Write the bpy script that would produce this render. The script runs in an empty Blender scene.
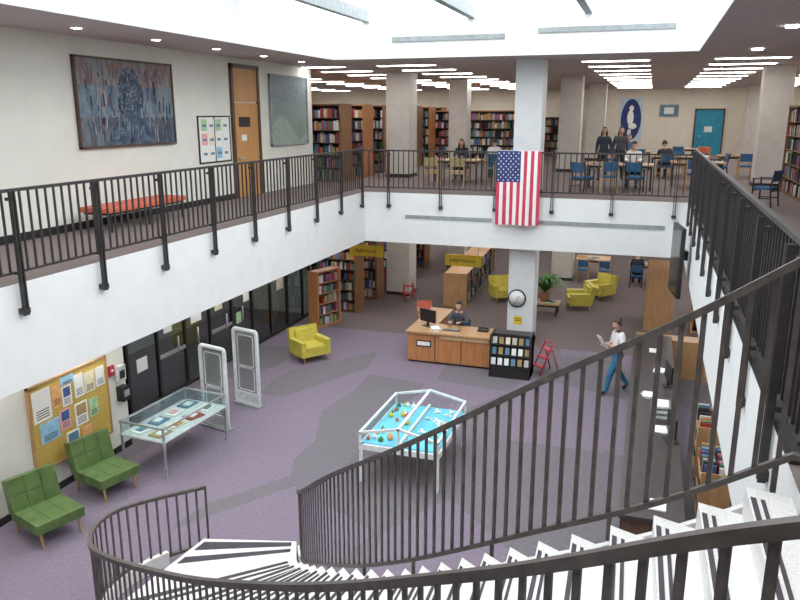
import bpy, math, random
from mathutils import Vector, Matrix, Quaternion
random.seed(7)
S=bpy.context.scene
S.view_settings.view_transform='Standard'

# ---------------------------------------------------------------- materials
def mat(name,col,rough=.6,metal=0,nscale=8,namt=.08,bump=0,emit=0,alpha=None):
    m=bpy.data.materials.new(name); m.use_nodes=True
    nt=m.node_tree; b=nt.nodes['Principled BSDF']
    b.inputs['Roughness'].default_value=rough; b.inputs['Metallic'].default_value=metal
    tc=nt.nodes.new('ShaderNodeTexCoord'); n=nt.nodes.new('ShaderNodeTexNoise')
    n.inputs['Scale'].default_value=nscale; n.inputs['Detail'].default_value=4
    nt.links.new(tc.outputs['Object'],n.inputs['Vector'])
    r=nt.nodes.new('ShaderNodeValToRGB')
    c0=[max(0,c*(1-namt*2)) for c in col]; c1=[min(1,c*(1+namt*2)) for c in col]
    r.color_ramp.elements[0].position=.3; r.color_ramp.elements[1].position=.7
    r.color_ramp.elements[0].color=(*c0,1); r.color_ramp.elements[1].color=(*c1,1)
    nt.links.new(n.outputs['Fac'],r.inputs['Fac']); nt.links.new(r.outputs['Color'],b.inputs['Base Color'])
    if bump:
        bp=nt.nodes.new('ShaderNodeBump'); bp.inputs['Strength'].default_value=bump
        nt.links.new(n.outputs['Fac'],bp.inputs['Height']); nt.links.new(bp.outputs['Normal'],b.inputs['Normal'])
    if emit:
        b.inputs['Emission Color'].default_value=(*col,1); b.inputs['Emission Strength'].default_value=emit
    return m
def wood(name,c0,c1,rough=.45,sc=3):
    m=mat(name,c0,rough); nt=m.node_tree; b=nt.nodes['Principled BSDF']
    tc=nt.nodes.new('ShaderNodeTexCoord'); mp=nt.nodes.new('ShaderNodeMapping')
    mp.inputs['Scale'].default_value=(sc*4,sc*4,sc*.5)
    n=nt.nodes.new('ShaderNodeTexNoise'); n.inputs['Scale'].default_value=1.5; n.inputs['Detail'].default_value=6
    r=nt.nodes.new('ShaderNodeValToRGB'); r.color_ramp.elements[0].position=.35; r.color_ramp.elements[1].position=.65
    r.color_ramp.elements[0].color=(*c0,1); r.color_ramp.elements[1].color=(*c1,1)
    nt.links.new(tc.outputs['Object'],mp.inputs['Vector']); nt.links.new(mp.outputs['Vector'],n.inputs['Vector'])
    nt.links.new(n.outputs['Fac'],r.inputs['Fac']); nt.links.new(r.outputs['Color'],b.inputs['Base Color'])
    return m
def glass(name,tint=(.9,.97,.97),refl=.12,rough=.03):
    m=bpy.data.materials.new(name); m.use_nodes=True; nt=m.node_tree; nt.nodes.clear()
    o=nt.nodes.new('ShaderNodeOutputMaterial'); mx=nt.nodes.new('ShaderNodeMixShader')
    t=nt.nodes.new('ShaderNodeBsdfTransparent'); g=nt.nodes.new('ShaderNodeBsdfGlossy')
    t.inputs['Color'].default_value=(*tint,1); g.inputs['Roughness'].default_value=rough
    mx.inputs[0].default_value=refl
    nt.links.new(t.outputs[0],mx.inputs[1]); nt.links.new(g.outputs[0],mx.inputs[2]); nt.links.new(mx.outputs[0],o.inputs[0])
    return m
WHITE=mat('white_plaster',(.82,.84,.84),.7,nscale=3,namt=.012)
CREAM=mat('cream_paint',(.78,.72,.61),.7,nscale=3,namt=.02)
WALLW=mat('wall_paint',(.78,.78,.71),.75,nscale=2,namt=.015)
COLM=mat('column_plaster',(.58,.55,.51),.7,nscale=3,namt=.03)
COLW=mat('column_white',(.70,.73,.74),.7,nscale=3,namt=.02)
CEIL=mat('ceiling_tile',(.56,.51,.51),.9,nscale=20,namt=.04)
BLACK=mat('black_metal',(.028,.025,.026),.45,.2)
POSTM=mat('post_metal',(.05,.046,.046),.45,.2)
RAILM=mat('rail_bronze',(.095,.080,.074),.42,.3,nscale=10,namt=.15)
DARK=mat('dark_plastic',(.015,.015,.017),.4)
CHROME=mat('aluminium',(.6,.61,.62),.35,.8)
GREY=mat('vent_grey',(.30,.34,.35),.6)
GWHITE=mat('gate_plastic',(.64,.66,.66),.4)
FRW=mat('white_frame',(.78,.80,.80),.4)
OAK=wood('oak_wood',(.42,.24,.11),(.52,.31,.15))
ORW=wood('orange_wood',(.42,.17,.06),(.52,.23,.09))
SHW=wood('shelf_wood',(.20,.095,.04),(.27,.13,.055))
TANW=wood('tan_wood',(.46,.31,.17),(.56,.38,.22))
DKW=wood('dark_wood',(.07,.04,.028),(.11,.06,.04))
CNTW=wood('counter_wood',(.13,.075,.045),(.18,.10,.06))
COUNT=mat('counter_laminate',(.065,.052,.052),.3)
DOORO=wood('orange_door_wood',(.50,.25,.08),(.58,.30,.11),.5,1)
GREEN=mat('green_vinyl',(.10,.165,.05),.4,nscale=5,namt=.12,bump=.05)
YEL=mat('yellow_vinyl',(.58,.50,.08),.45,nscale=5,namt=.06)
REDO=mat('orange_fabric',(.62,.14,.08),.8)
BLUEF=mat('blue_fabric',(.03,.12,.26),.8)
TANF=mat('tan_fabric',(.45,.36,.17),.8)
TEAL=mat('teal_paint',(.02,.27,.42),.5)
RED=mat('red_paint',(.50,.04,.06),.5)
PAPER=mat('paper',(.85,.85,.82),.8,namt=.01)
MUST=mat('mustard_board',(.56,.39,.09),.8,nscale=30,namt=.1)
SIGNY=mat('yellow_sign',(.78,.55,.03),.6)
FLR=mat('red_cloth',(.62,.05,.10),.8); FLW=mat('white_cloth',(.85,.85,.85),.8,namt=.01); FLB=mat('navy_cloth',(.03,.05,.18),.8)
SKYB=mat('sandtable_blue',(.16,.58,.74),.6,nscale=3,namt=.04)
LAMP=mat('lamp_diffuser',(1,.98,.94),.5,emit=19)
LEAF=mat('leaf',(.06,.20,.04),.5,nscale=10,namt=.25)
POT=mat('pot',(.32,.13,.07),.6)
GL=glass('clear_glass',(.93,.98,.98),.06); GLD=glass('door_glass',(.45,.50,.52),.14)
GLG=glass('gate_acrylic',(.86,.90,.90),.35,.5)
TREAD=mat('terrazzo',(.74,.73,.71),.5,nscale=60,namt=.06)
GRIP=mat('tread_grip',(.06,.05,.06),.8)
BOOKS=[mat('book_%d'%i,c,.6) for i,c in enumerate([(.55,.52,.45),(.35,.05,.04),(.05,.10,.28),(.05,.16,.09),(.40,.28,.12),(.03,.03,.04),(.65,.62,.58),(.45,.20,.05),(.12,.25,.35),(.25,.10,.20)])]
NOTES=[PAPER,mat('note_pink',(.8,.42,.45),.8),mat('note_blue',(.30,.55,.72),.8),mat('note_green',(.40,.62,.36),.8),mat('note_orange',(.80,.42,.18),.8),mat('note_cream',(.8,.75,.55),.8)]

def carpet(name,base,alt,vs=.28,thr=.62):
    m=bpy.data.materials.new(name); m.use_nodes=True; nt=m.node_tree; b=nt.nodes['Principled BSDF']
    b.inputs['Roughness'].default_value=.95
    tc=nt.nodes.new('ShaderNodeTexCoord'); v=nt.nodes.new('ShaderNodeTexVoronoi'); v.distance='EUCLIDEAN'
    mp=nt.nodes.new('ShaderNodeMapping'); mp.inputs['Rotation'].default_value=(0,0,.75); mp.inputs['Scale'].default_value=(1,.45,1)
    nt.links.new(tc.outputs['Object'],mp.inputs['Vector'])
    v.inputs['Scale'].default_value=vs; nt.links.new(mp.outputs['Vector'],v.inputs['Vector'])
    sp=nt.nodes.new('ShaderNodeSeparateColor'); nt.links.new(v.outputs['Color'],sp.inputs[0])
    gt=nt.nodes.new('ShaderNodeMath'); gt.operation='GREATER_THAN'; gt.inputs[1].default_value=thr
    nt.links.new(sp.outputs[0],gt.inputs[0])
    mx=nt.nodes.new('ShaderNodeMixRGB'); mx.inputs[1].default_value=(*base,1); mx.inputs[2].default_value=(*alt,1)
    nt.links.new(gt.outputs[0],mx.inputs[0])
    n=nt.nodes.new('ShaderNodeTexNoise'); n.inputs['Scale'].default_value=14; n.inputs['Detail'].default_value=8; n.inputs['Roughness'].default_value=.8
    nt.links.new(tc.outputs['Object'],n.inputs['Vector'])
    r=nt.nodes.new('ShaderNodeValToRGB'); r.color_ramp.elements[0].position=.3;r.color_ramp.elements[1].position=.7
    r.color_ramp.elements[0].color=(.68,.68,.68,1); r.color_ramp.elements[1].color=(1.05,1.05,1.05,1)
    nt.links.new(n.outputs['Fac'],r.inputs['Fac'])
    mu=nt.nodes.new('ShaderNodeMixRGB'); mu.blend_type='MULTIPLY'; mu.inputs[0].default_value=1
    nt.links.new(mx.outputs[0],mu.inputs[1]); nt.links.new(r.outputs[0],mu.inputs[2])
    nt.links.new(mu.outputs[0],b.inputs['Base Color'])
    return m
CARP=carpet('carpet_mauve',(.185,.168,.190),(.235,.192,.250),.55,.50)
CARB=carpet('carpet_brown',(.17,.135,.135),(.18,.14,.14))
CARU=carpet('carpet_upper',(.22,.175,.165),(.23,.18,.17))

def painting_mat(name,stops,sc,seed,sy=1):
    m=bpy.data.materials.new(name); m.use_nodes=True; nt=m.node_tree; b=nt.nodes['Principled BSDF']
    b.inputs['Roughness'].default_value=.6
    tc=nt.nodes.new('ShaderNodeTexCoord'); mp=nt.nodes.new('ShaderNodeMapping'); mp.inputs['Location'].default_value=(seed,seed,seed)
    mp.inputs['Scale'].default_value=(1,sy,sc[1])
    n=nt.nodes.new('ShaderNodeTexNoise'); n.inputs['Scale'].default_value=sc[0]; n.inputs['Detail'].default_value=9; n.inputs['Roughness'].default_value=.7
    r=nt.nodes.new('ShaderNodeValToRGB')
    els=r.color_ramp.elements
    els[0].position=stops[0][0]; els[0].color=(*stops[0][1],1)
    els[1].position=stops[-1][0]; els[1].color=(*stops[-1][1],1)
    for p,c in stops[1:-1]:
        e=els.new(p); e.color=(*c,1)
    nt.links.new(tc.outputs['Object'],mp.inputs[0]); nt.links.new(mp.outputs[0],n.inputs[0]); nt.links.new(n.outputs['Fac'],r.inputs[0]); nt.links.new(r.outputs[0],b.inputs['Base Color'])
    return m

# ---------------------------------------------------------------- mesh builder
class MB:
    def __init__(s): s.v=[];s.f=[];s.mi=[];s.sm=[];s.mats=[];s.M=Matrix.Identity(4)
    def mid(s,m):
        if m not in s.mats: s.mats.append(m)
        return s.mats.index(m)
    def add(s,vs,fs,m,smooth=False):
        o=len(s.v); s.v+=[tuple(s.M@Vector(p)) for p in vs]; k=s.mid(m)
        for f in fs: s.f.append([i+o for i in f]); s.mi.append(k); s.sm.append(smooth)
    def box(s,x0,x1,y0,y1,z0,z1,m,top=None):
        vs=[(x0,y0,z0),(x1,y0,z0),(x1,y1,z0),(x0,y1,z0),(x0,y0,z1),(x1,y0,z1),(x1,y1,z1),(x0,y1,z1)]
        fs=[(0,3,2,1),(4,5,6,7),(0,1,5,4),(1,2,6,5),(2,3,7,6),(3,0,4,7)]
        s.add(vs,fs,m)
        if top: s.mi[-5]=s.mid(top)
    def cb(s,c,d,m,R=None):
        old=s.M; s.M=s.M@Matrix.Translation(c)
        if R is not None: s.M=s.M@R
        s.box(-d[0]/2,d[0]/2,-d[1]/2,d[1]/2,-d[2]/2,d[2]/2,m); s.M=old
    def sweep(s,pts,w,h,m,closed=False):
        pts=[Vector(p) for p in pts]; vs=[];n=len(pts)
        for i,p in enumerate(pts):
            t=(pts[min(i+1,n-1)]-pts[max(i-1,0)]).normalized()
            sd=t.cross(Vector((0,0,1)))
            if sd.length<1e-4: sd=Vector((1,0,0))
            sd.normalize(); up=sd.cross(t).normalized()
            for a,b in((-1,-1),(1,-1),(1,1),(-1,1)): vs.append(tuple(p+sd*a*w/2+up*b*h/2))
        fs=[(3,2,1,0),tuple(4*(n-1)+k for k in range(4))]
        for i in range(n-1):
            for k in range(4):
                a=4*i+k;b=4*i+(k+1)%4; fs.append((a,b,b+4,a+4))
        s.add(vs,fs,m)
    def bar(s,p,q,w,h,m): s.sweep([p,q],w,h,m)
    def tube(s,pts,r,m,n=8,smooth=True):
        pts=[Vector(p) for p in pts]; N=len(pts)
        if not isinstance(r,(list,tuple)): r=[r]*N
        vs=[]; ref=None
        for i,p in enumerate(pts):
            t=(pts[min(i+1,N-1)]-pts[max(i-1,0)]).normalized()
            if ref is None: ref=Vector((1,0,0)) if abs(t.x)<.8 else Vector((0,1,0))
            a=(ref-t*ref.dot(t)).normalized(); b=t.cross(a); ref=a
            for k in range(n):
                an=2*math.pi*k/n; vs.append(tuple(p+(a*math.cos(an)+b*math.sin(an))*r[i]))
        fs=[tuple(reversed(range(n))),tuple(n*(N-1)+k for k in range(n))]
        for i in range(N-1):
            for k in range(n):
                a=n*i+k;b=n*i+(k+1)%n; fs.append((a,b,b+n,a+n))
        s.add(vs,fs,m,smooth)
    def ell(s,c,r,m,nu=16,nv=10,flt=None,dfm=None):
        vs=[];fs=[]
        for j in range(nv+1):
            ph=math.pi*j/nv
            for i in range(nu):
                th=2*math.pi*i/nu
                d=Vector((math.sin(ph)*math.cos(th),math.sin(ph)*math.sin(th),math.cos(ph)))
                p=Vector((d.x*r[0],d.y*r[1],d.z*r[2]))
                if dfm: p=dfm(d,p)
                vs.append(tuple(Vector(c)+p))
        for j in range(nv):
            for i in range(nu):
                th=2*math.pi*(i+.5)/nu; ph=math.pi*(j+.5)/nv
                d=Vector((math.sin(ph)*math.cos(th),math.sin(ph)*math.sin(th),math.cos(ph)))
                if flt and not flt(d): continue
                a=j*nu+i;b=j*nu+(i+1)%nu; fs.append((a,a+nu,b+nu,b))
        s.add(vs,fs,m,True)
    def obj(s,name,loc=(0,0,0),rot=0,bevel=0,parent=None,seg=2):
        me=bpy.data.meshes.new(name); me.from_pydata(s.v,[],s.f)
        for m in s.mats: me.materials.append(m)
        me.polygons.foreach_set('material_index',s.mi); me.polygons.foreach_set('use_smooth',s.sm); me.update()
        o=bpy.data.objects.new(name,me); S.collection.objects.link(o)
        o.location=loc; o.rotation_euler=(0,0,math.radians(rot))
        if bevel:
            b=o.modifiers.new('bevel','BEVEL'); b.width=bevel; b.segments=seg; b.limit_method='ANGLE'
        if parent: o.parent=parent
        return o
RX=lambda a:Matrix.Rotation(math.radians(a),4,'X')
RY=lambda a:Matrix.Rotation(math.radians(a),4,'Y')
RZ=lambda a:Matrix.Rotation(math.radians(a),4,'Z')
def slab(name,b,m,top=None):
    q=MB(); q.box(*b,m,top); return q.obj(name)

# levels
ZU=4.2; ZF=2.8; ZC=7.7; XL=-7.6; XR=.95; YB=19.6
# ---------------------------------------------------------------- shell
q=MB(); q.box(-10.15,7,-3,20.0,-.1,0,CARP); q.box(-21,7,20.0,44.2,-.1,0,CARB); q.box(-21,-10.15,-3,20,-.1,0,CARB); q.obj('floor')
slab('floor_upper_left',(-21,XL,-3,YB,ZF,ZU),WHITE,CARU)
slab('floor_upper_back',(-21,7,YB,44.2,ZF,ZU),WHITE,CARU)
slab('floor_upper_right',(XR,7,-3,YB,ZF,ZU),WHITE,CARU)
slab('floor_upper_near',(XL,XR,-3,1.2,ZF,ZU),WHITE,CARU)
q=MB()
OX0,OX1,OY0,OY1=-8.15,.85,.5,18.8
q.box(-21,OX0,-3,44.2,ZC,ZC+.2,CEIL); q.box(OX1,7,-3,44.2,ZC,ZC+.2,CEIL)
q.box(OX0,OX1,OY1,44.2,ZC,ZC+.2,CEIL); q.box(OX0,OX1,-3,OY0,ZC,ZC+.2,CEIL)
q.obj('ceiling')
q=MB(); ZS=8.6
q.box(OX0-.2,OX0,OY0,OY1,ZC+.2,ZS,WHITE); q.box(OX1,OX1+.2,OY0,OY1,ZC+.2,ZS,WHITE)
q.box(OX0-.2,OX1+.2,OY1,OY1+.2,ZC+.2,ZS,WHITE); q.box(OX0-.2,OX1+.2,OY0-.2,OY0,ZC+.2,ZS,WHITE)
q.box(OX0,OX0+.02,OY0,OY1,ZC,ZC+.2,WHITE); q.box(OX1-.02,OX1,OY0,OY1,ZC,ZC+.2,WHITE); q.box(OX0,OX1,OY1-.02,OY1,ZC,ZC+.2,WHITE)
q.box(-6.5,-3.6,OY1-.04,OY1,8.10,8.22,GREY); q.box(-2.8,.3,OY1-.04,OY1,8.20,8.32,GREY)
q.obj('wall_skylight_shaft')
q=MB()
for x in(-7.2,-4.45,-1.65): q.box(x-.09,x+.09,OY0,OY1,ZS,ZS+.28,GREY)
for y in(2,6,10,14): q.box(OX0,OX1,y-.06,y+.06,ZS,ZS+.25,GREY)
q.obj('window_1')

slab('wall_left_upper',(-10.35,-10.15,-3,21.7,ZU,ZC),WALLW)
slab('wall_left_return',(-21,-10.35,21.5,21.7,ZU,ZC),WALLW)
slab('wall_left_lower',(-10.3,-9.3,-3,11.1,0,ZF),WALLW)
slab('wall_vestibule',(-13.2,-13,11,21.4,0,ZF),WALLW)
slab('wall_vestibule_end',(-13,-10.3,10.9,11.1,0,ZF),COLM)
slab('wall_vestibule_far',(-21,-10.2,21.2,21.4,0,ZF),WALLW)
slab('wall_far_left_lower',(-21.2,-21,21,44,0,ZF),CREAM)
slab('wall_far_left_upper',(-21.2,-21,21,44,ZU,ZC),CREAM)
slab('wall_back_lower',(-21,7,44,44.2,0,ZF),CREAM)
slab('wall_back_upper',(-21,7,44,44.2,ZU,ZC),CREAM)
slab('wall_right_lower',(7,7.2,-3,44.2,0,ZF),CREAM)
slab('wall_right_upper',(7,7.2,-3,44.2,ZU,ZC),CREAM)
slab('wall_front_lower',(-14,7,-3.2,-3,0,ZF),WALLW)
slab('wall_front_upper',(-11,7,-3.2,-3,ZU,ZC),WALLW)
slab('baseboard_left_upper',(-10.15,-10.12,-3,16.85,ZU,ZU+.14),BLACK)
slab('baseboard_left_lower',(-9.3,-9.275,-3,11.1,0,.12),BLACK)
q=MB()
for x0,x1 in((-6.4,-3.95),(-2.75,.45)):
    q.box(x0,x1,YB-.02,YB,3.5,3.6,GREY)
q.obj('trim_1')

def column(x,y,w,z0,z1,m,d=None):
    d=d or w; q=MB(); q.box(-w/2,w/2,-d/2,d/2,z0,z1,m); q.box(-w/2-.015,w/2+.015,-d/2-.015,d/2+.015,z0,z0+.12,BLACK); q.obj('column',(x,y,0),bevel=.01)
for (x,y,w,m) in((-3.15,20.35,.72,COLW),(-8.3,25,.85,COLM),(-7.6,30.5,.75,COLM),(-3.0,29.3,.8,COLM),(-2.6,37,.8,COLM),(4.7,42,.8,COLM),(3.35,25.0,.8,COLM)):
    column(x,y,w,0,ZF,m); column(x,y,w,ZU,ZC,m)

# ---------------------------------------------------------------- ceiling lights
q=MB()
for y in [21.2+2.3*i for i in range(10)]:
    for x in(-18,-13.6,-9.7,-6.9,-1.1,2.2,5.6):
        q.box(x-.85,x+.85,y-.12,y+.12,ZC-.03,ZC-.005,LAMP); q.box(x-.9,x+.9,y-.16,y+.16,ZC-.02,ZC,WHITE)
for y in(4,8,12,16): q.box(3.2,4.7,y-.12,y+.12,ZC-.03,ZC-.005,LAMP)
q.obj('fluorescent_ceiling_lights')
q=MB()
for y in(2,4.2,6.4,8.4,10.5,12.6,14.7,16.8,18.9):
    q.tube([(-9.1,y,ZC-.02),(-9.1,y,ZC)],[.10,.13],WHITE,16); q.tube([(-9.1,y,ZC-.025),(-9.1,y,ZC-.02)],.08,LAMP,16)
for y in(6,10,14,18.5): q.tube([(2,y,ZC-.03),(2,y,ZC-.0)],.11,LAMP,16)
q.obj('recessed_downlights')
q=MB()  # unseen glowing panels under the slab, added to light the lower floor
for y in [21.5+2.8*i for i in range(8)]:
    for x in(-17,-13,-9.8,-6,-2,2,5.2): q.box(x-.6,x+.6,y-.15,y+.15,ZF-.03,ZF-.001,LAMP)
for y in(5,8,11,14,17): q.box(3.0,4.2,y-.15,y+.15,ZF-.03,ZF-.001,LAMP)
for y in(5,7.5,10,12.5,15,17.5): q.box(-9,-8.7,y-.5,y+.5,ZF-.03,ZF-.001,LAMP)
for y in(12.5,14,15.5,17,18.5,20): q.box(-12,-11.6,y-.3,y+.3,ZF-.03,ZF-.001,LAMP)  # unseen panels added to brighten the vestibule behind the door glass
q.obj('lower_added_lights')

# ---------------------------------------------------------------- railings
def railing(name,p0,p1,ht,out,sp=.145,psp=1.5,off=0.0):
    q=MB(); p0=Vector(p0);p1=Vector(p1);L=(p1-p0).length;d=(p1-p0).normalized();o=Vector(out)
    z=Vector((0,0,1))
    q.bar(p0+z*ht,p1+z*ht,.055,.04,POSTM); q.bar(p0+z*.14,p1+z*.14,.035,.03,POSTM)
    n=int(L/sp)
    for i in range(1,n):
        c=p0+d*(L*i/n); q.bar(c+z*.14,c+z*ht,.024,.024,POSTM)
    k=off
    while k<=L:
        c=p0+d*k+o*.09
        for s in(-.026,.026):
            a=c+d*s
            q.cb(tuple(a+z*(ht-.42)/2),((.016 if abs(d.x)>.5 else .055),(.016 if abs(d.y)>.5 else .055),ht+.42),POSTM)
        q.cb(tuple(c-z*.36-o*.03),(.11,.11,.07),POSTM); q.cb(tuple(c+z*(ht-.1)-o*.04),(.08,.08,.04),POSTM)
        q.cb(tuple(c+z*.14-o*.04),(.08,.08,.04),POSTM)
        k+=psp
    return q.obj(name)
railing('balcony_railing',(XL-.02,1.2,ZU),(XL-.02,YB-.06,ZU),1.18,(1,0,0),off=1.55)
railing('balcony_railing',(XL-.02,YB+.02,ZU),(XR+.0,YB+.02,ZU),1.15,(0,-1,0),off=.75)
railing('balcony_railing',(XR+.05,4.75,ZU),(XR+.05,YB+.02,ZU),1.28,(-1,0,0),off=.6,psp=1.45)
slab('trim_2',(XR+.0,XR+.32,4.75,YB,ZU,ZU+.06),BLACK)

# ---------------------------------------------------------------- stair
A=[(-5.85,8.46,1.0),(-6.4,7.2,1.19),(-5.75,6.03,1.5),(-3.8,4.85,2.32),(-1.95,3.65,3.42),(-.55,2.62,4.48),(.3,2.05,5.16),(.9,1.72,5.55)]
B=[(-4.5,8.8,1.0),(-4.32,8.45,1.18),(-4.0,8.0,1.5),(-3.15,7.0,2.35),(-1.9,5.9,3.4),(-.6,5.0,4.48),(.25,4.6,5.1),(.9,4.4,5.6)]
def cr(P,s):
    n=len(P)-1; s=max(0,min(n-1e-6,s)); i=int(s); t=s-i
    g=lambda k:Vector(P[max(0,min(n,k))])
    p0,p1,p2,p3=g(i-1),g(i),g(i+1),g(i+2)
    return .5*((2*p1)+(-p0+p2)*t+(2*p0-5*p1+4*p2-p3)*t*t+(-p0+3*p1-3*p2+p3)*t**3)
off=lambda s:1.0+.4*min(1,s/4)
def tz(s): return cr(B,s).z-off(s)
def inv(z):
    a,b=0.,6.999
    for _ in range(40):
        m=(a+b)/2
        if tz(m)<z:a=m
        else:b=m
    return a
q=MB(); NS=23; rise=ZU/NS
for i in range(NS):
    s0=inv(i*rise); s1=inv((i+1)*rise) if i<NS-1 else 6.999
    zt=(i+1)*rise-.002; zb=zt-rise-.02
    a0,b0,a1,b1=[Vector((p.x,p.y,0)) for p in(cr(A,s0),cr(B,s0),cr(A,s1),cr(B,s1))]
    b0=b0.lerp(a0,.04); b1=b1.lerp(a1,.04)
    vs=[(p.x,p.y,z) for z in(zb,zt) for p in(a0,b0,b1,a1)]
    q.add(vs,[(0,3,2,1),(4,5,6,7),(0,1,5,4),(1,2,6,5),(2,3,7,6),(3,0,4,7)],TREAD)
    for t0,t1 in((.05,.17),(.27,.36)):
        c=[a0.lerp(a1,t0),b0.lerp(b1,t0),b0.lerp(b1,t1),a0.lerp(a1,t1)]
        e=[c[0].lerp(c[1],.05),c[1].lerp(c[0],.05),c[2].lerp(c[3],.05),c[3].lerp(c[2],.05)]
        vs=[(p.x,p.y,z) for z in(zt,zt+.006) for p in e]
        q.add(vs,[(4,5,6,7),(0,1,5,4),(1,2,6,5),(2,3,7,6),(3,0,4,7)],GRIP)
for P in(A,B):
    pts=[]
    for s in range(3,42):
        p=cr(P,s/6); pts.append((p.x,p.y,max(.1,tz(s/6)-.14)))
    q.sweep(pts,.07,.22,TREAD)
q.obj('curved_staircase')
def stair_rail(name,P,dr,ext1=None):
    q=MB(); pts=[cr(P,s/16) for s in range(0,16*7+1)]; drs=[dr(s/16) for s in range(0,16*7+1)]
    if ext1:
        for e in ext1: pts.append(Vector(e)); drs.append(drs[-1])
    D=[0]
    for i in range(1,len(pts)): D.append(D[-1]+(pts[i]-pts[i-1]).length)
    q.sweep(pts,.055,.045,RAILM); q.sweep([p-Vector((0,0,e)) for p,e in zip(pts,drs)],.05,.035,RAILM)
    k=0;j=0
    while k<D[-1]:
        while D[j+1]<k: j+=1
        t=(k-D[j])/(D[j+1]-D[j]); p=pts[j].lerp(pts[j+1],t); d=(pts[j+1]-pts[j]); d.z=0; d.normalize()
        an=math.atan2(d.y,d.x); drop=drs[j]
        q.cb((p.x,p.y,p.z-drop/2),(.030,.014,drop),RAILM,Matrix.Rotation(an,4,'Z'))
        k+=.15
    k=.02;j=0
    while k<D[-1]:
        while D[j+1]<k: j+=1
        p=pts[j]; z1=p.z-drs[j]; q.cb((p.x,p.y,z1-.09),(.03,.03,.2),RAILM); k+=1.2
    return q.obj(name)
stair_rail('stair_railing',A,lambda s:.92+.03*s,ext1=[(1.6,1.35,5.55)])
stair_rail('stair_railing',B,lambda s:.93+.26*min(1,s/3.5),ext1=[(1.5,4.15,5.6)])

# ---------------------------------------------------------------- left wall art, doors
PT=painting_mat('painting_top',[(.3,(.10,.11,.13)),(.45,(.25,.25,.26)),(.56,(.20,.12,.12)),(.7,(.36,.37,.40))],(3,.5),3,1.2)
PM=painting_mat('painting_mid',[(.3,(.03,.05,.08)),(.45,(.12,.18,.24)),(.55,(.20,.26,.30)),(.7,(.20,.14,.14))],(3,.5),5,1.2)
PB=painting_mat('painting_bottom',[(.3,(.02,.025,.04)),(.5,(.07,.10,.14)),(.6,(.17,.19,.21)),(.7,(.10,.06,.06))],(4,.5),8,1.2)
PF=painting_mat('painting_figure',[(.35,(.015,.025,.05)),(.55,(.06,.11,.18)),(.65,(.22,.28,.31))],(6,1),8,1)
P2=painting_mat('painting_landscape',[(.3,(.20,.26,.25)),(.7,(.27,.34,.31))],(1.2,2),9)
PG=mat('pale_green',(.30,.37,.32),.6)
q=MB(); x=-10.148
q.box(x,x+.05,11.5,14.4,6.85,7.33,PT); q.box(x,x+.05,11.5,14.4,6.25,6.85,PM); q.box(x,x+.05,11.5,14.4,5.72,6.25,PB)
n=28
pts=[(x+.053,13.0+.36*math.cos(2*math.pi*i/n)*(1 if math.sin(2*math.pi*i/n)>0 else 1.15),6.75+(.48 if math.sin(2*math.pi*i/n)>0 else .62)*math.sin(2*math.pi*i/n)) for i in range(n)]
q.add(pts,[tuple(range(n))],PF)
pts=[(x+.0535,13.0+.75*math.cos(math.pi*i/12),5.78+.5*math.sin(math.pi*i/12)) for i in range(13)]
q.add(pts,[tuple(range(13))],PF)
pal=[mat('stroke_%d'%i,c,.6) for i,c in enumerate([(.03,.05,.09),(.13,.18,.23),(.28,.31,.34),(.17,.08,.08),(.02,.02,.03),(.34,.33,.33)])]
for i in range(190):
    yy=random.uniform(11.6,14.3); zz=random.uniform(5.85,7.2)
    q.cb((x+.051,yy,zz),(.006,random.uniform(.012,.035),random.uniform(.08,.32)),random.choice(pal),RX(random.uniform(-6,6)))
for k in range(5):
    for i in range(20):
        t=2*math.pi*i/20; r=.08+k*.07; q.cb((x+.055,13.0+r*math.sin(t),6.75+r*1.2*math.cos(t)),(.006,.035,.02),pal[(k*2+i)%3],RX(math.degrees(-t)))
for a in((11.46,11.5,5.68,7.37),(14.4,14.44,5.68,7.37),(11.46,14.44,5.68,5.72),(11.46,14.44,7.33,7.37)): q.box(x,x+.07,a[0],a[1],a[2],a[3],DKW)
q.obj('abstract_painting')
q=MB(); q.box(x,x+.05,18.95,21.2,5.5,7.35,P2); q.box(x+.05,x+.055,18.95,21.2,6.65,7.35,mat('pale_sky',(.22,.28,.31),.6))
n=12; pts=[(x+.057,18.95+2.25*i/n,5.95+.35*math.sin(i*.5)) for i in range(n+1)]+[(x+.057,21.2,5.5),(x+.057,18.95,5.5)]
q.add(pts,[tuple(range(len(pts)))],PG)
for a in((18.9,18.95,5.45,7.4),(21.2,21.25,5.45,7.4),(18.9,21.25,5.45,5.5),(18.9,21.25,7.35,7.4)): q.box(x,x+.08,a[0],a[1],a[2],a[3],GREY)
q.obj('landscape_painting')
q=MB(); q.box(x,x+.04,16.98,18.2,ZU,6.6,DOORO); q.box(x,x+.04,16.98,18.2,6.64,7.45,DOORO)
q.box(x,x+.07,16.88,16.98,ZU,7.55,DKW);q.box(x,x+.07,18.2,18.3,ZU,7.55,DKW);q.box(x,x+.07,16.88,18.3,7.45,7.55,DKW)
q.box(x+.04,x+.055,17.2,17.75,6.0,6.25,BLACK); q.box(x+.04,x+.05,17.3,17.55,5.65,5.8,PAPER); q.tube([(x+.04,17.12,5.2),(x+.1,17.12,5.2),(x+.1,17.25,5.2)],.018,CHROME); q.obj('door_1')
q=MB(); q.box(x,x+.02,15.4,16.75,5.2,6.25,PAPER)
for i in range(4):
    for j in range(3): q.box(x+.02,x+.026,15.5+i*.31,15.74+i*.31,5.27+j*.33,5.54+j*.33,NOTES[[0,1,3,0,5,0,2,0,3,0,0,0][i*3+j]])
for i in range(4):
    for j in range(3): q.box(x+.026,x+.028,15.54+i*.31,15.70+i*.31,5.36+j*.33,5.42+j*.33,BOOKS[8])
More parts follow.
